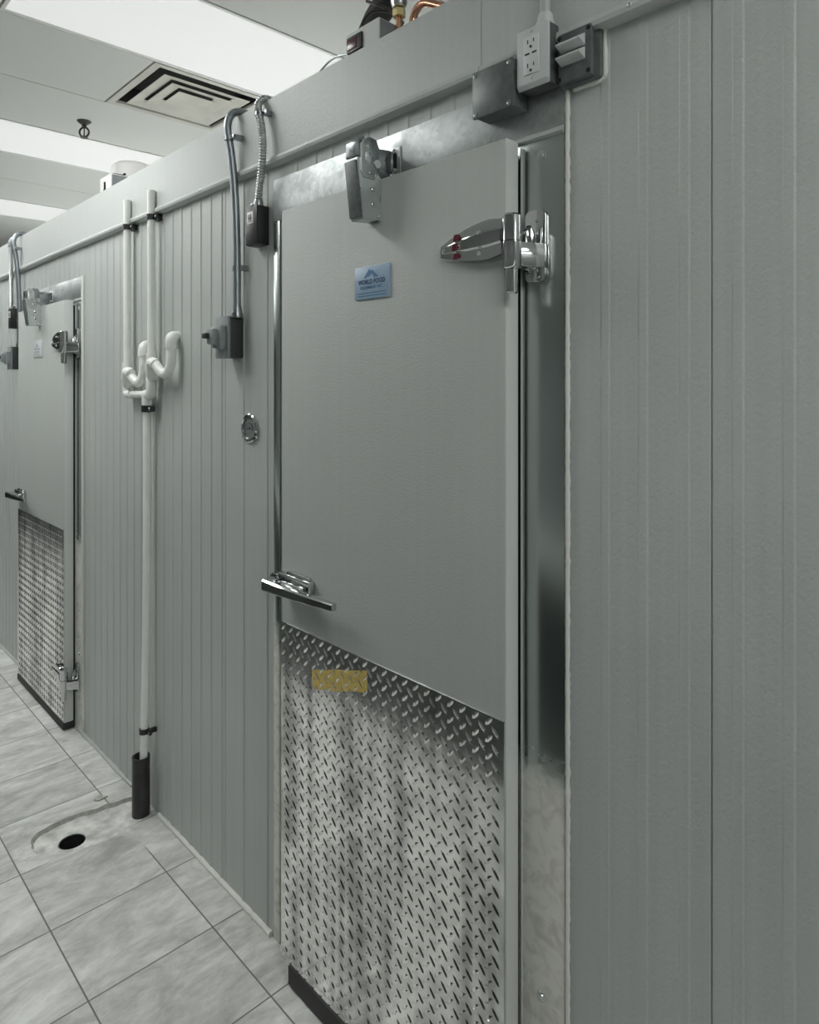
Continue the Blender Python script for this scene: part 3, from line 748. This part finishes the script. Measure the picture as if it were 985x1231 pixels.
# ------------------------------------------------------------------ conduits and boxes left of each door
def emt(dx, label, ztop_extra=0, zlow=1.752):
    X = -1.795 + dx
    t = thing('metal_conduit', (X, -.02, zlow), label, 'conduit', 'rigid conduits over the cooler edge')
    p = spline([(X + .002, -.024, zlow), (X, -.024, 1.95), (X - .001, -.030, 2.10), (X - .004, -.040, 2.21), (X - .007, -.048, 2.262), (X - .008, -.048, 2.296), (X - .006, -.036, 2.324), (X - .004, -.012, 2.336), (X, .03, 2.334), (X, .12, 2.334)], 8)
    MB().tube(p, .0115, 18).build('pipe', 'emt', t)
    for z, y in ((2.250, -.0475), (1.874, -.024)):
        mb = MB(); mb.lathe([(.0114, -.007), (.0134, -.007), (.0134, .007), (.0114, .007)], (X - .003 if z > 2 else X, y, z), 'z', 20, closed=True)
        mb.box(X + .006, X + .026, y - .001 + .008, y + .011, z - .008, z + .008, .001) if z < 2 else mb.box(X + .004, X + .022, y + .0, y + .004, z - .007, z + .007, .001)
        mb.prism([(X + .012, y + .004), (X + .026, y + .004), (X + .026, 0 if z < 2 else -.017), (X + .012, 0 if z < 2 else -.017)], z - .007, z + .007, 'z')
        mb.build('strap', 'steel_dark', t)
    MB().lathe([(.0, 0), (.0175, 0), (.0175, .006), (.0155, .016), (.0125, .032), (.0125, .036), (0, .036)], (X + .002, -.024, zlow - .022), 'z', 20).build('connector', 'steel_dark', t)
    return t
def disconnect(dx, label):
    x0, x1, z0, z1, yf = -1.868 + dx, -1.794 + dx, 1.612, 1.733, -.050
    t = thing('disconnect_switch', ((x0 + x1) / 2, 0, z0), label, 'switch', 'rotary disconnect switches')
    MB().box(x0, x1, yf + .004, .0, z0, z1, .004).build('box', 'dark_box', t)
    MB().box(x0 - .001, x1 + .001, yf - .003, yf + .005, z0 - .001, z1 + .001, .002).build('cover', 'cover_grey', t)
    xm, zm = (x0 + x1) / 2, (z0 + z1) / 2 + .004
    MB().prism([(x0 + .006, zm - .034), (x1 - .008, zm - .040), (x1 - .008, zm + .030), (x0 + .006, zm + .030)], yf - .022, yf - .002, 'y', .004).build('knob_base', 'cover_grey', t)
    k = MB().prism([(xm - .024, zm - .024), (xm + .014, zm - .028), (xm + .014, zm + .020), (xm - .024, zm + .022)], yf - .040, yf - .02, 'y', .005).build('knob', 'cover_grey', t)
    MB().box(xm - .030, xm - .006, yf - .052, yf - .036, zm - .008, zm + .008, .003).build('pointer', 'black', t)
    return t
def switch_box(dx, label, dz=0):
    x0, x1, z0, z1 = -1.717 + dx, -1.657 + dx, 1.925 + dz, 2.034 + dz
    t = thing('switch_box', ((x0 + x1) / 2, 0, z0), label, 'switch', 'black switch boxes')
    MB().box(x0, x1, -.036, .0, z0, z1, .003).build('box', 'black', t)
    p = MB().box(x0 + .001, x1 - .001, -.0405, -.035, z0 + .001, z1 - .001, .002).build('cover', 'black', t)
    l = MB().box(x0 + .010, x1 - .018, -.0415, -.040, z1 - .050, z1 - .016, .0005).build('label', 'label_white', p, root=t)
    mb = MB()
    for a in (.018, .027): mb.box(x0 + a, x0 + a + .005, -.0418, -.0412, z1 - .044, z1 - .023)
    mb.box(x0 + .016, x0 + .034, -.0418, -.0412, z1 - .036, z1 - .032)
    mb.build('lettering', 'label_ink', l, root=t, smooth=0) if False else mb.build('label_mark', 'label_ink', p, root=t, smooth=0)
    mb = MB()
    mb.cyl((x0 + .012, -.018, z1 - .002), (x0 + .012, -.018, z1 + .016), .006, 12)
    mb.box(x0 + .004, x0 + .02, -.028, -.008, z1 + .006, z1 + .013, .001); mb.build('clamp_screw', 'steel_dark', t)
    return t
def flex(dx, label, dz=0):
    X = dx
    pts = [(-1.672, -.026, 2.034 + dz), (-1.668, -.028, 2.055 + dz), (-1.652, -.033, 2.09), (-1.632, -.040, 2.13), (-1.622, -.042, 2.18), (-1.630, -.042, 2.24), (-1.648, -.040, 2.285), (-1.657, -.035, 2.312), (-1.660, -.014, 2.333), (-1.66, .03, 2.334), (-1.66, .1, 2.334)]
    pts = [(a + X, b, c) for a, b, c in pts]
    sp = spline(pts, 6)
    # resample evenly for the spiral corrugation
    sp = [Vector(q) for q in spline(pts, 40)]; cum = [0.0]
    for a, b in zip(sp, sp[1:]): cum.append(cum[-1] + (b - a).length)
    step = .0019; out = []; j = 0; n_ = int(cum[-1] / step)
    for i in range(n_):
        d = i * step
        while cum[j + 1] < d: j += 1
        out.append(sp[j].lerp(sp[j + 1], (d - cum[j]) / max(1e-9, cum[j + 1] - cum[j])))
    rs = [.0092 + .0019 * (1, .4, -1, .4)[i % 4] for i in range(len(out))]
    t = thing('flexible_conduit', tuple(out[0]), label, 'conduit', 'flexible conduits over the cooler edge')
    MB().tube([tuple(p) for p in out], rs, 14).build('hose', 'galv', t, smooth=60)
    MB().lathe([(0, 0), (.0135, 0), (.0135, .010), (.0115, .018), (0, .018)], (pts[0][0], pts[0][1], pts[0][2]), 'z', 16).build('connector', 'steel_dark', t)
    mb = MB(); mb.lathe([(.011, -.005), (.0128, -.005), (.0128, .005), (.011, .005)], (-1.643 + X, -.0405, 2.278), 'z', 16, closed=True); mb.box(-1.632 + X, -1.616 + X, -.036, -.0165, 2.272, 2.286, .001); mb.build('strap', 'steel_dark', t)
    return t
emt(0, 'rigid grey metal conduit from the cooler top to the near disconnect switch')
flex(0, 'ribbed flexible metal conduit feeding the black box left of the near door')
switch_box(0, 'black switch box with white label, left of the near door top')
disconnect(0, 'dark grey disconnect switch with rotary knob at the foot of the near rigid conduit')
DXF = -2.405
emt(DXF + .13, 'rigid grey metal conduit at far left, dropping behind the far door')
flex(DXF - .13, 'thin ribbed flexible conduit at far left, curving down beside the rigid one', -.10)
switch_box(DXF - .10, 'black switch box at far left beside the far door top', -.09)
disconnect(DXF + .10 - .02, 'dark grey disconnect switch at the left edge beside the far door')

# ------------------------------------------------------------------ drain piping
t = thing('drain_piping', (-2.41, -.04, .05), 'white plastic drain piping with two traps on the wall between the doors', 'pipe')
r = .0135; Y1 = -.03; XA, XB = -2.594, -2.377
YT = -.058
for X, zt_, zj, nm in ((XA, 2.226, 1.60, 0), (XB, 2.219, 1.63, 1)):
    mb = MB(); mb.lathe([(r, zj - .02), (r, zt_), (r * .82, zt_), (r * .82, zt_ - .04), (0, zt_ - .04)], (X, Y1, 0), 'z', 20); mb.build('vent_pipe', 'pvc', t)
    mb = MB(); mb.lathe([(r, -.010), (r * 1.22, -.010), (r * 1.22, .010), (r, .010)], (X, Y1, 2.124), 'z', 20, closed=True)
    mb.box(X + r * .9, X + r * .9 + .022, Y1 + .004, Y1 + .012, 2.116, 2.132, .001); mb.box(X - r * 1.2, X + r * 1.9, Y1 + .010, 0, 2.115, 2.133, .001)
    mb.build('strap', 'black', t)
    mb = MB(); mb.dome((X + r * 1.75, Y1 + .003, 2.124), .004, .002); mb.build('strap_screw', 'steel', t)
    # tee hub that receives the trap
    zh = 1.575 if nm == 0 else 1.60
    mb = MB(); mb.lathe([(r, -.035), (r * 1.32, -.035), (r * 1.32, .042), (r, .042)], (X, Y1, zh), 'z', 20, closed=True)
    mb.build('tee_fitting', 'pvc', t)
    # P-trap: from the wall, down, round and up into the tee
    xo, zo, xe = (-2.440, 1.672, -2.530) if nm == 0 else (-2.216, 1.694, -2.318)
    zl = 1.566 if nm == 0 else 1.596           # centre of the elbow that enters the stack
    rt_ = r * 1.22
    el = [(xo - .020, .004, zo + .002), (xo - .015, -.012, zo + .002), (xo - .005, -.026, zo - .003), (xo - .001, -.031, zo - .016), (xo, -.031, zo - .034)]
    mb = MB(); mb.tube(spline(el, 6), r * 1.42, 18); mb.lathe([(r * 1.3, -.004), (r * 1.5, -.004), (r * 1.5, .004), (r * 1.3, .004)], (xo, -.031, zo - .034), 'z', 18, closed=True)
    mb.build('outlet_elbow', 'pvc', t)
    zb = zl - .028
    tr = [(xo, -.031, zo - .03), (xo, -.031, zb + .055), (xo - .003, -.032, zb + .030), (xo - .016, -.035, zb + .008), (xo - .036, -.040, zb + .002), (xo - .054, -.045, zb + .012), (xo - .072, -.049, zb + .028), (xe + .012, -.053, zl + .012)]
    mb = MB(); mb.tube(spline(tr, 7), rt_, 18); mb.build('trap', 'pvc', t)
    el2 = [(xe + .024, -.052, zl + .007), (xe + .010, -.054, zl + .013), (xe - .008, -.053, zl + .008), (xe - .018, -.050, zl - .008), (xe - .024, -.044, zl - .024), (xe - .040, -.034, zl - .034)]
    mb = MB(); mb.tube(spline(el2, 6), r * 1.38, 18); mb.build('trap_elbow', 'pvc', t)
# lower manifold
zc = 1.497
MB().cyl((XA, Y1, 1.56), (XA, Y1, zc), r, 18).build('drop_pipe', 'pvc', t); MB().cyl((XB, Y1, 1.585), (XB, Y1, zc + .02), r * 1.02, 18).build('drop_pipe', 'pvc', t)
mb = MB(); mb.tube(spline([(XA, Y1, zc + .045), (XA, Y1, zc + .012), (XA + .012, Y1, zc), (XA + .05, Y1, zc)], 6), r * 1.3, 18); mb.build('left_elbow', 'pvc', t)
mb = MB(); mb.cyl((XA + .03, Y1, zc), (XB - .02, Y1, zc), r, 18); mb.build('cross_pipe', 'pvc', t)
mb = MB(); mb.tube(spline([(XB, Y1, zc + .07), (XB, Y1, zc + .02), (XB - .012, Y1, zc + .002), (XB - .05, Y1, zc - .001)], 6), r * 1.36, 18); mb.build('right_elbow', 'pvc', t)
mb = MB(); mb.lathe([(0, .005), (r * 1.3, .005), (r * 1.3, -.045), (r, -.045)], (-2.415, Y1, zc), 'z', 18); mb.build('down_tee', 'pvc', t)
mb = MB(); mb.lathe([(r, -.012), (r * 1.45, -.012), (r * 1.45, .012), (r, .012)], (-2.415, Y1, 1.447), 'z', 20, closed=True); mb.box(-2.415 + r, -2.415 + r * 3.2, Y1 - .006, Y1 + .012, 1.437, 1.457, .002); mb.build('coupling_band', 'black', t)
mb = MB(); mb.dome((-2.415 + r * 2.5, Y1 - .006, 1.447), .005, .003); mb.build('band_screw', 'chrome', t)
mb = MB(); mb.tube([(-2.415, Y1, 1.45), (-2.415, Y1, 1.0), (-2.418, Y1 - .004, .5), (-2.422, Y1 - .012, .06)], r * .98, 18); mb.build('lower_pipe', 'pvc', t)
mb = MB(); zs = .297; xs_ = -2.420; mb.lathe([(r, -.009), (r * 1.25, -.009), (r * 1.25, .009), (r, .009)], (xs_, Y1 - .008, zs), 'z', 20, closed=True); mb.box(xs_ + r * .9, xs_ + r * 2.6, Y1 - .004, Y1 + .006, zs - .008, zs + .008, .001); mb.box(xs_ + r * .8, xs_ + r * 1.6, Y1, 0, zs - .008, zs + .008); mb.build('strap', 'black', t)
mb = MB(); mb.dome((xs_ + r * 2.2, Y1 - .004, zs), .004, .002); mb.build('strap_screw', 'steel', t)
# black sleeve the pipe drops into
sx_, sy_, sr = -2.428, -.046, .0305
zb = patch_z(sx_)
mb = MB(); mb.lathe([(sr, zb), (sr, .207), (sr * .86, .207), (sr * .86, .02), (0, .02)], (sx_, sy_, 0), 'z', 28)
tag(mb.build('pipe_sleeve', 'abs', shift=(sx_, sy_, 0)), 'short black plastic pipe sleeve standing in the floor around the white drain pipe', 'pipe')
mb = MB(); bm = mb.bm
mb.prism([(-2.640, -.118), (-2.610, -.095), (-2.604, -.13), (-2.622, -.142)], .0005, .006, 'z', .001)
tag(mb.build('tile_shard', 'rawedge', shift=(-2.62, -.12, 0)), 'small broken tile shard lying at the edge of the concrete patch', 'tile shard')

# thermometer ---------------------------------------------------------
tx, tz = -1.755, 1.408
t = thing('dial_thermometer', (tx, 0, tz), 'round chrome dial thermometer on the wall left of the near door', 'thermometer')
MB().lathe([(.040, -.001), (.0425, .002), (.0425, .007), (.039, .0095), (.0345, .008), (.034, .004), (.034, -.001)], (tx, 0, tz), 'y', 40, closed=True).build('bezel', 'chrome', t)
MB().lathe([(0, 0), (.0345, 0), (.0345, .004), (0, .0042)], (tx, 0, tz), 'y', 40).build('dial', 'gauge', t)
mb = MB()
for k in range(13):
    a = math.radians(-40 + k * 260 / 12); c, s = math.cos(a), math.sin(a)
    mb.tube([(tx + .027 * c, -.0043, tz + .027 * s), (tx + .032 * c, -.0043, tz + .032 * s)], .0007, 6)
mb.tube([(tx, -.0048, tz), (tx - .017, -.0048, tz - .004)], .0012, 6); mb.lathe([(0, 0), (.004, 0), (.003, .002), (0, .002)], (tx, -.004, tz), 'y', 12)
mb.tube(arc((tx, -.0045, tz), .014, -30, 110, 10, 'xz'), .0012, 6)
mb.build('needle', 'label_ink', t)
for s in (-1, 1):
    MB().dome((tx + s * .036, -.003, tz - .026), .0055, .005).build('screw', 'chrome', t)

# ------------------------------------------------------------------ outlet group over the hinge corner
x0, x1, z0, z1 = -.857, -.7625, 2.040, 2.128
t = thing('junction_box', ((x0 + x1) / 2, 0, z0), 'square grey junction box with blank cover above the near door corner', 'electrical box')
MB().box(x0 + .002, x1, -.050, -.0066, z0 + .002, z1, .003).build('box', 'grey_box', t)
MB().box(x0, x1, -.056, -.050, z0, z1, .0012).build('cover', 'grey_box', t)
mb = MB()
for a in (x0 + .007, x1 - .007):
    for b in (z0 + .007, z1 - .007): MB().lathe([(.0045, -.001), (.0045, .0008), (.003, .0012), (.0028, .0002), (0, .0002)], (a, -.056, b), 'y', 12).build('screw', 'steel_dark', t)

x0, x1, z0, z1, yf = -.757, -.690, 2.064, 2.171, -.049
t = thing('outlet_box', ((x0 + x1) / 2, 0, z0), 'grey double power outlet box at the top of the corner, between two other boxes', 'outlet')
MB().box(x0 + .001, x1, yf + .004, -.0065, z0 + .001, z1, .003).build('box', 'box_dark', t)
pl = MB().prism([(yf + .006, z0), (yf - .0005, z0 + .008), (yf - .0005, z1 - .002), (yf + .003, z1), (yf + .006, z1)], x0, x1, 'x', .0008).build('face_plate', 'face_plate', t)
xm, zm = (x0 + x1) / 2 - .001, (z0 + z1) / 2 + .003
fc = MB().box(xm - .0165, xm + .0165, yf - .003, yf + .002, zm - .034, zm + .033, .001).build('outlet_face', 'outlet', t)
for s in (1, -1):
    mb = MB(); zc_ = zm + s * .019 + (.003 if s > 0 else -.001)
    mb.box(xm - .0075, xm - .0057, yf - .0035, yf - .002, zc_ - .002, zc_ + .005)
    mb.box(xm + .0052, xm + .0070, yf - .0035, yf - .002, zc_ - .001, zc_ + .005)
    mb.lathe([(0, 0), (.0026, 0), (.0026, .0008), (0, .0008)], (xm, yf - .0027, zc_ - .008), 'y', 10)
    mb.build('socket_slots', 'slot', fc, root=t, smooth=0)
for a, b_ in ((-.0125, -.003), (.003, .0125)): MB().box(xm + a, xm + b_, yf - .0042, yf - .002, zm + .001, zm + .0035, .0004).build('test_button', 'slot', fc, root=t)
mb = MB()
for b in (z0 + .016, z1 - .009): MB().lathe([(.0022, -.001), (.0022, .001), (0, .0012)], (xm, yf - .0005, b), 'y', 10).build('screw', 'steel', pl, root=t)
cx_, cyy = -.7105, -.028
t2 = thing('metal_conduit', (cx_, cyy, z1), 'short rigid conduit rising from the top of the grey outlet box', 'conduit')
MB().tube(spline([(cx_, cyy, z1 + .01), (cx_, cyy, 2.24), (cx_ , cyy, 2.30), (cx_, -.02, 2.35), (cx_, .05, 2.365)], 6), .0095, 18).build('pipe', 'trim', t2)
MB().lathe([(0, 0), (.0165, 0), (.0165, .007), (.014, .010), (.0135, .020), (.0115, .024), (0, .024)], (cx_, cyy, z1), 'z', 20).build('connector', 'face_plate', t2)

x0, x1, z0, z1 = -.688, -.6085, 2.056, 2.150
t = thing('light_switch', ((x0 + x1) / 2, 0, z0), 'dark grey weatherproof switch with two paddles, caulked to the wall right of the outlet', 'switch')
MB().box(x0, x1, -.014, -.0003, z0, z1, .005).build('base', 'grey_box', t)
MB().box(x0 + .002, x1 - .010, -.027, -.013, z0 + .004, z1 - .002, .004).build('cover', 'grey_box', t)
for k, zz in enumerate((2.121, 2.098)):
    mb = MB(); mb.prism([(-.026, zz + .013), (-.046, zz + .001), (-.046, zz - .001), (-.026, zz - .009)], x0 + .010, x1 - .022, 'x', .0006); mb.build('paddle', 'face_plate', t)
mb = MB()
for a in (x0 + .006, x1 - .016):
    for b in (z0 + .012, z1 - .010): MB().lathe([(.0042, -.001), (.0042, .0008), (.0025, .001), (.002, 0), (0, 0)], (a, -.027, b), 'y', 12).build('screw', 'slot', t)
pth = [(x1 + .002, -.003, z0 + .004 + k * .006) for k in range(16)] + [(x1 - .004 - k * .008, -.003, z1 + .002) for k in range(10)]
pth = [(x1 - .060 + k * .006, -.002, z0 - .001) for k in range(10)] + pth
bead(pth, .0042, .001, 80).build('caulk_bead', 'caulk', t)

# ------------------------------------------------------------------ things on top of the cooler
x0, x1, z0, z1, yf = -1.392, -1.262, ZT, 2.438, .062
t = thing('temperature_controller', ((x0 + x1) / 2, .1, ZT), 'pale grey controller box with small dark red display on top of the cooler', 'controller')
MB().box(x0, x1, yf, yf + .075, z0, z1, .003).build('box', 'enclosure', t)
MB().box(x1 - .001, x1 + .003, yf + .004, yf + .072, z0, z1 - .004, .001).build('side_plate', 'cover_grey', t)
b = MB().box(x0 + .010, x0 + .070, yf - .006, yf + .001, z1 - .056, z1 - .014, .003).build('display_bezel', 'black', t)
MB().box(x0 + .012, x0 + .052, yf - .0075, yf - .005, z1 - .049, z1 - .021, .001).build('display', 'red_window', b, root=t)
mb = MB(); mb.tube(spline([(-1.50, .22, 2.46), (-1.475, .21, 2.505), (-1.40, .2, 2.545), (-1.30, .2, 2.585), (-1.18, .2, 2.61)], 6), [.004] + [.012] * 3 + [.024] * 21, 16) if False else None
mb = MB(); mb.tube([(-1.520, .20, 2.462), (-1.510, .20, 2.480), (-1.48, .20, 2.512), (-1.435, .20, 2.545), (-1.365, .20, 2.590), (-1.36, .20, 2.593)], [.004, .010, .026, .033, .036, .03], 18)
tag(mb.build('pipe_insulation', 'blackr', shift=(-1.4, .2, 2.45)), 'black foam insulated pipe end rising behind the controller box on the cooler', 'pipe insulation')
def cable(pts, r, label, name='cable', mat='black'):
    o = MB().tube(spline(pts, 7), r, 8).build(name, mat, shift=pts[0]); return tag(o, label, 'cable')
cable([(-1.372, .11, 2.436), (-1.395, .12, 2.475), (-1.385, .12, 2.50), (-1.355, .13, 2.513), (-1.31, .16, 2.50), (-1.29, .17, 2.47)], .0042, 'black cable looping out of the top of the controller box')
cable([(-1.40, .14, 2.56), (-1.36, .14, 2.535), (-1.31, .15, 2.50), (-1.27, .155, 2.44), (-1.245, .15, 2.40)], .0042, 'thin black cable crossing behind the foam insulated pipe end')
cable([(-1.50, .07, ZT + .006), (-1.525, .07, 2.375), (-1.50, .08, 2.405), (-1.465, .085, 2.415), (-1.42, .09, 2.408), (-1.393, .095, 2.40)], .0030, 'thin grey wire loop arching over the cooler edge left of the controller', 'wire', 'steel_dark')
t = thing('service_valve', (-1.252, .12, ZT), 'copper stub with brass nut and grey valve body standing on the cooler top', 'valve')
MB().tube([(-1.252, .12, ZT), (-1.252, .12, 2.46)], .0078, 14).build('copper_stub', 'copper', t)
MB().lathe([(0, 0), (.0165, 0), (.0165, .018), (.013, .024), (0, .024)], (-1.252, .12, 2.453), 'z', 6).build('flare_nut', 'brass', t, smooth=0)
mb = MB(); mb.lathe([(0, 0), (.017, 0), (.021, .012), (.021, .03), (.016, .05), (0, .05)], (-1.252, .12, 2.477), 'z', 14); mb.cyl((-1.252, .12, 2.505), (-1.19, .12, 2.515), .013, 12); mb.build('valve_body', 'steel', t)
mb = MB(); mb.tube(spline([(-1.268, .125, ZT), (-1.272, .125, 2.385), (-1.262, .12, 2.402), (-1.225, .12, 2.407), (-1.19, .12, 2.405), (-1.18, .12, 2.37), (-1.18, .12, ZT)], 6), .0075, 12)
tag(mb.build('copper_tube', 'steel_dark', shift=(-1.26, .125, ZT)), 'short dark tube bent low around the copper stub on the cooler', 'pipe')
mb = MB(); mb.tube(spline([(-1.203, .12, ZT), (-1.203, .12, 2.41), (-1.198, .12, 2.436), (-1.182, .12, 2.451), (-1.158, .12, 2.451), (-1.12, .12, 2.431), (-1.06, .12, 2.395), (-1.03, .12, 2.37), (-1.02, .12, ZT)], 7), .0095, 14)
tag(mb.build('copper_pipe', 'copper', shift=(-1.203, .12, ZT)), 'copper pipe bent in an arch over the cooler top edge', 'pipe')

x0, x1, yf = -3.105, -2.975, .05
t = thing('equipment_unit', (-3.0, .2, ZT), 'white equipment box with grey side and round drum on the far cooler top', 'equipment')
MB().box(x0, x1, yf, yf + .09, ZT, 2.432, .004).build('box', 'white', t)
sp_ = MB().box(x1 - .001, x1 + .003, yf + .004, yf + .086, ZT, 2.427, .001).build('side_plate', 'cover_grey', t)
MB().lathe([(0, 0), (.011, 0), (.009, .008), (0, .008)], (x1 + .003, yf + .048, 2.378), 'x', 14).build('knob', 'black', sp_, root=t)
mb = MB(); mb.tube([(x0 + .065, yf - .002, 2.405), (x0 + .067, yf - .003, 2.375), (x0 + .055, yf - .003, 2.362), (x0 + .035, yf - .002, 2.36)], .0045, 8); mb.build('hasp', 'black', t)
mb = MB(); mb.lathe([(0, .268), (.04, .265), (.075, .255), (.094, .238), (.096, .228), (.096, 0), (0, 0)], (-3.27, .26, ZT), 'z', 40); mb.build('drum', 'white', t)
mb = MB(); mb.tube([(-3.245, .160, 2.51), (-3.20, .185, 2.497), (-3.19, .195, 2.506)], .005, 8); mb.build('handle', 'black', t)

# ------------------------------------------------------------------ camera, world, view
cam = bpy.data.cameras.new('camera'); co = bpy.data.objects.new('camera', cam); COL.objects.link(co)
co.location = (0, -1.043, 1.54); co.rotation_euler = (PI / 2, 0, math.radians(90 - 43.772))
cam.sensor_fit = 'HORIZONTAL'; cam.sensor_width = 36; cam.lens = 822 / 985 * 36
cam.shift_y = -155.5 / 985; cam.clip_start = .02
SC.camera = co
w = bpy.data.worlds.new('world'); SC.world = w; w.use_nodes = True
w.node_tree.nodes['Background'].inputs[0].default_value = (.9, .95, .93, 1)
w.node_tree.nodes['Background'].inputs[1].default_value = .3
SC.view_settings.view_transform = 'Standard'; SC.view_settings.look = 'None'
SC.view_settings.gamma = 1; SC.view_settings.exposure = 0.17; SC.view_settings.use_curve_mapping = False
SC.cycles.diffuse_bounces = 6; SC.cycles.max_bounces = 12; SC.cycles.sample_clamp_indirect = 6
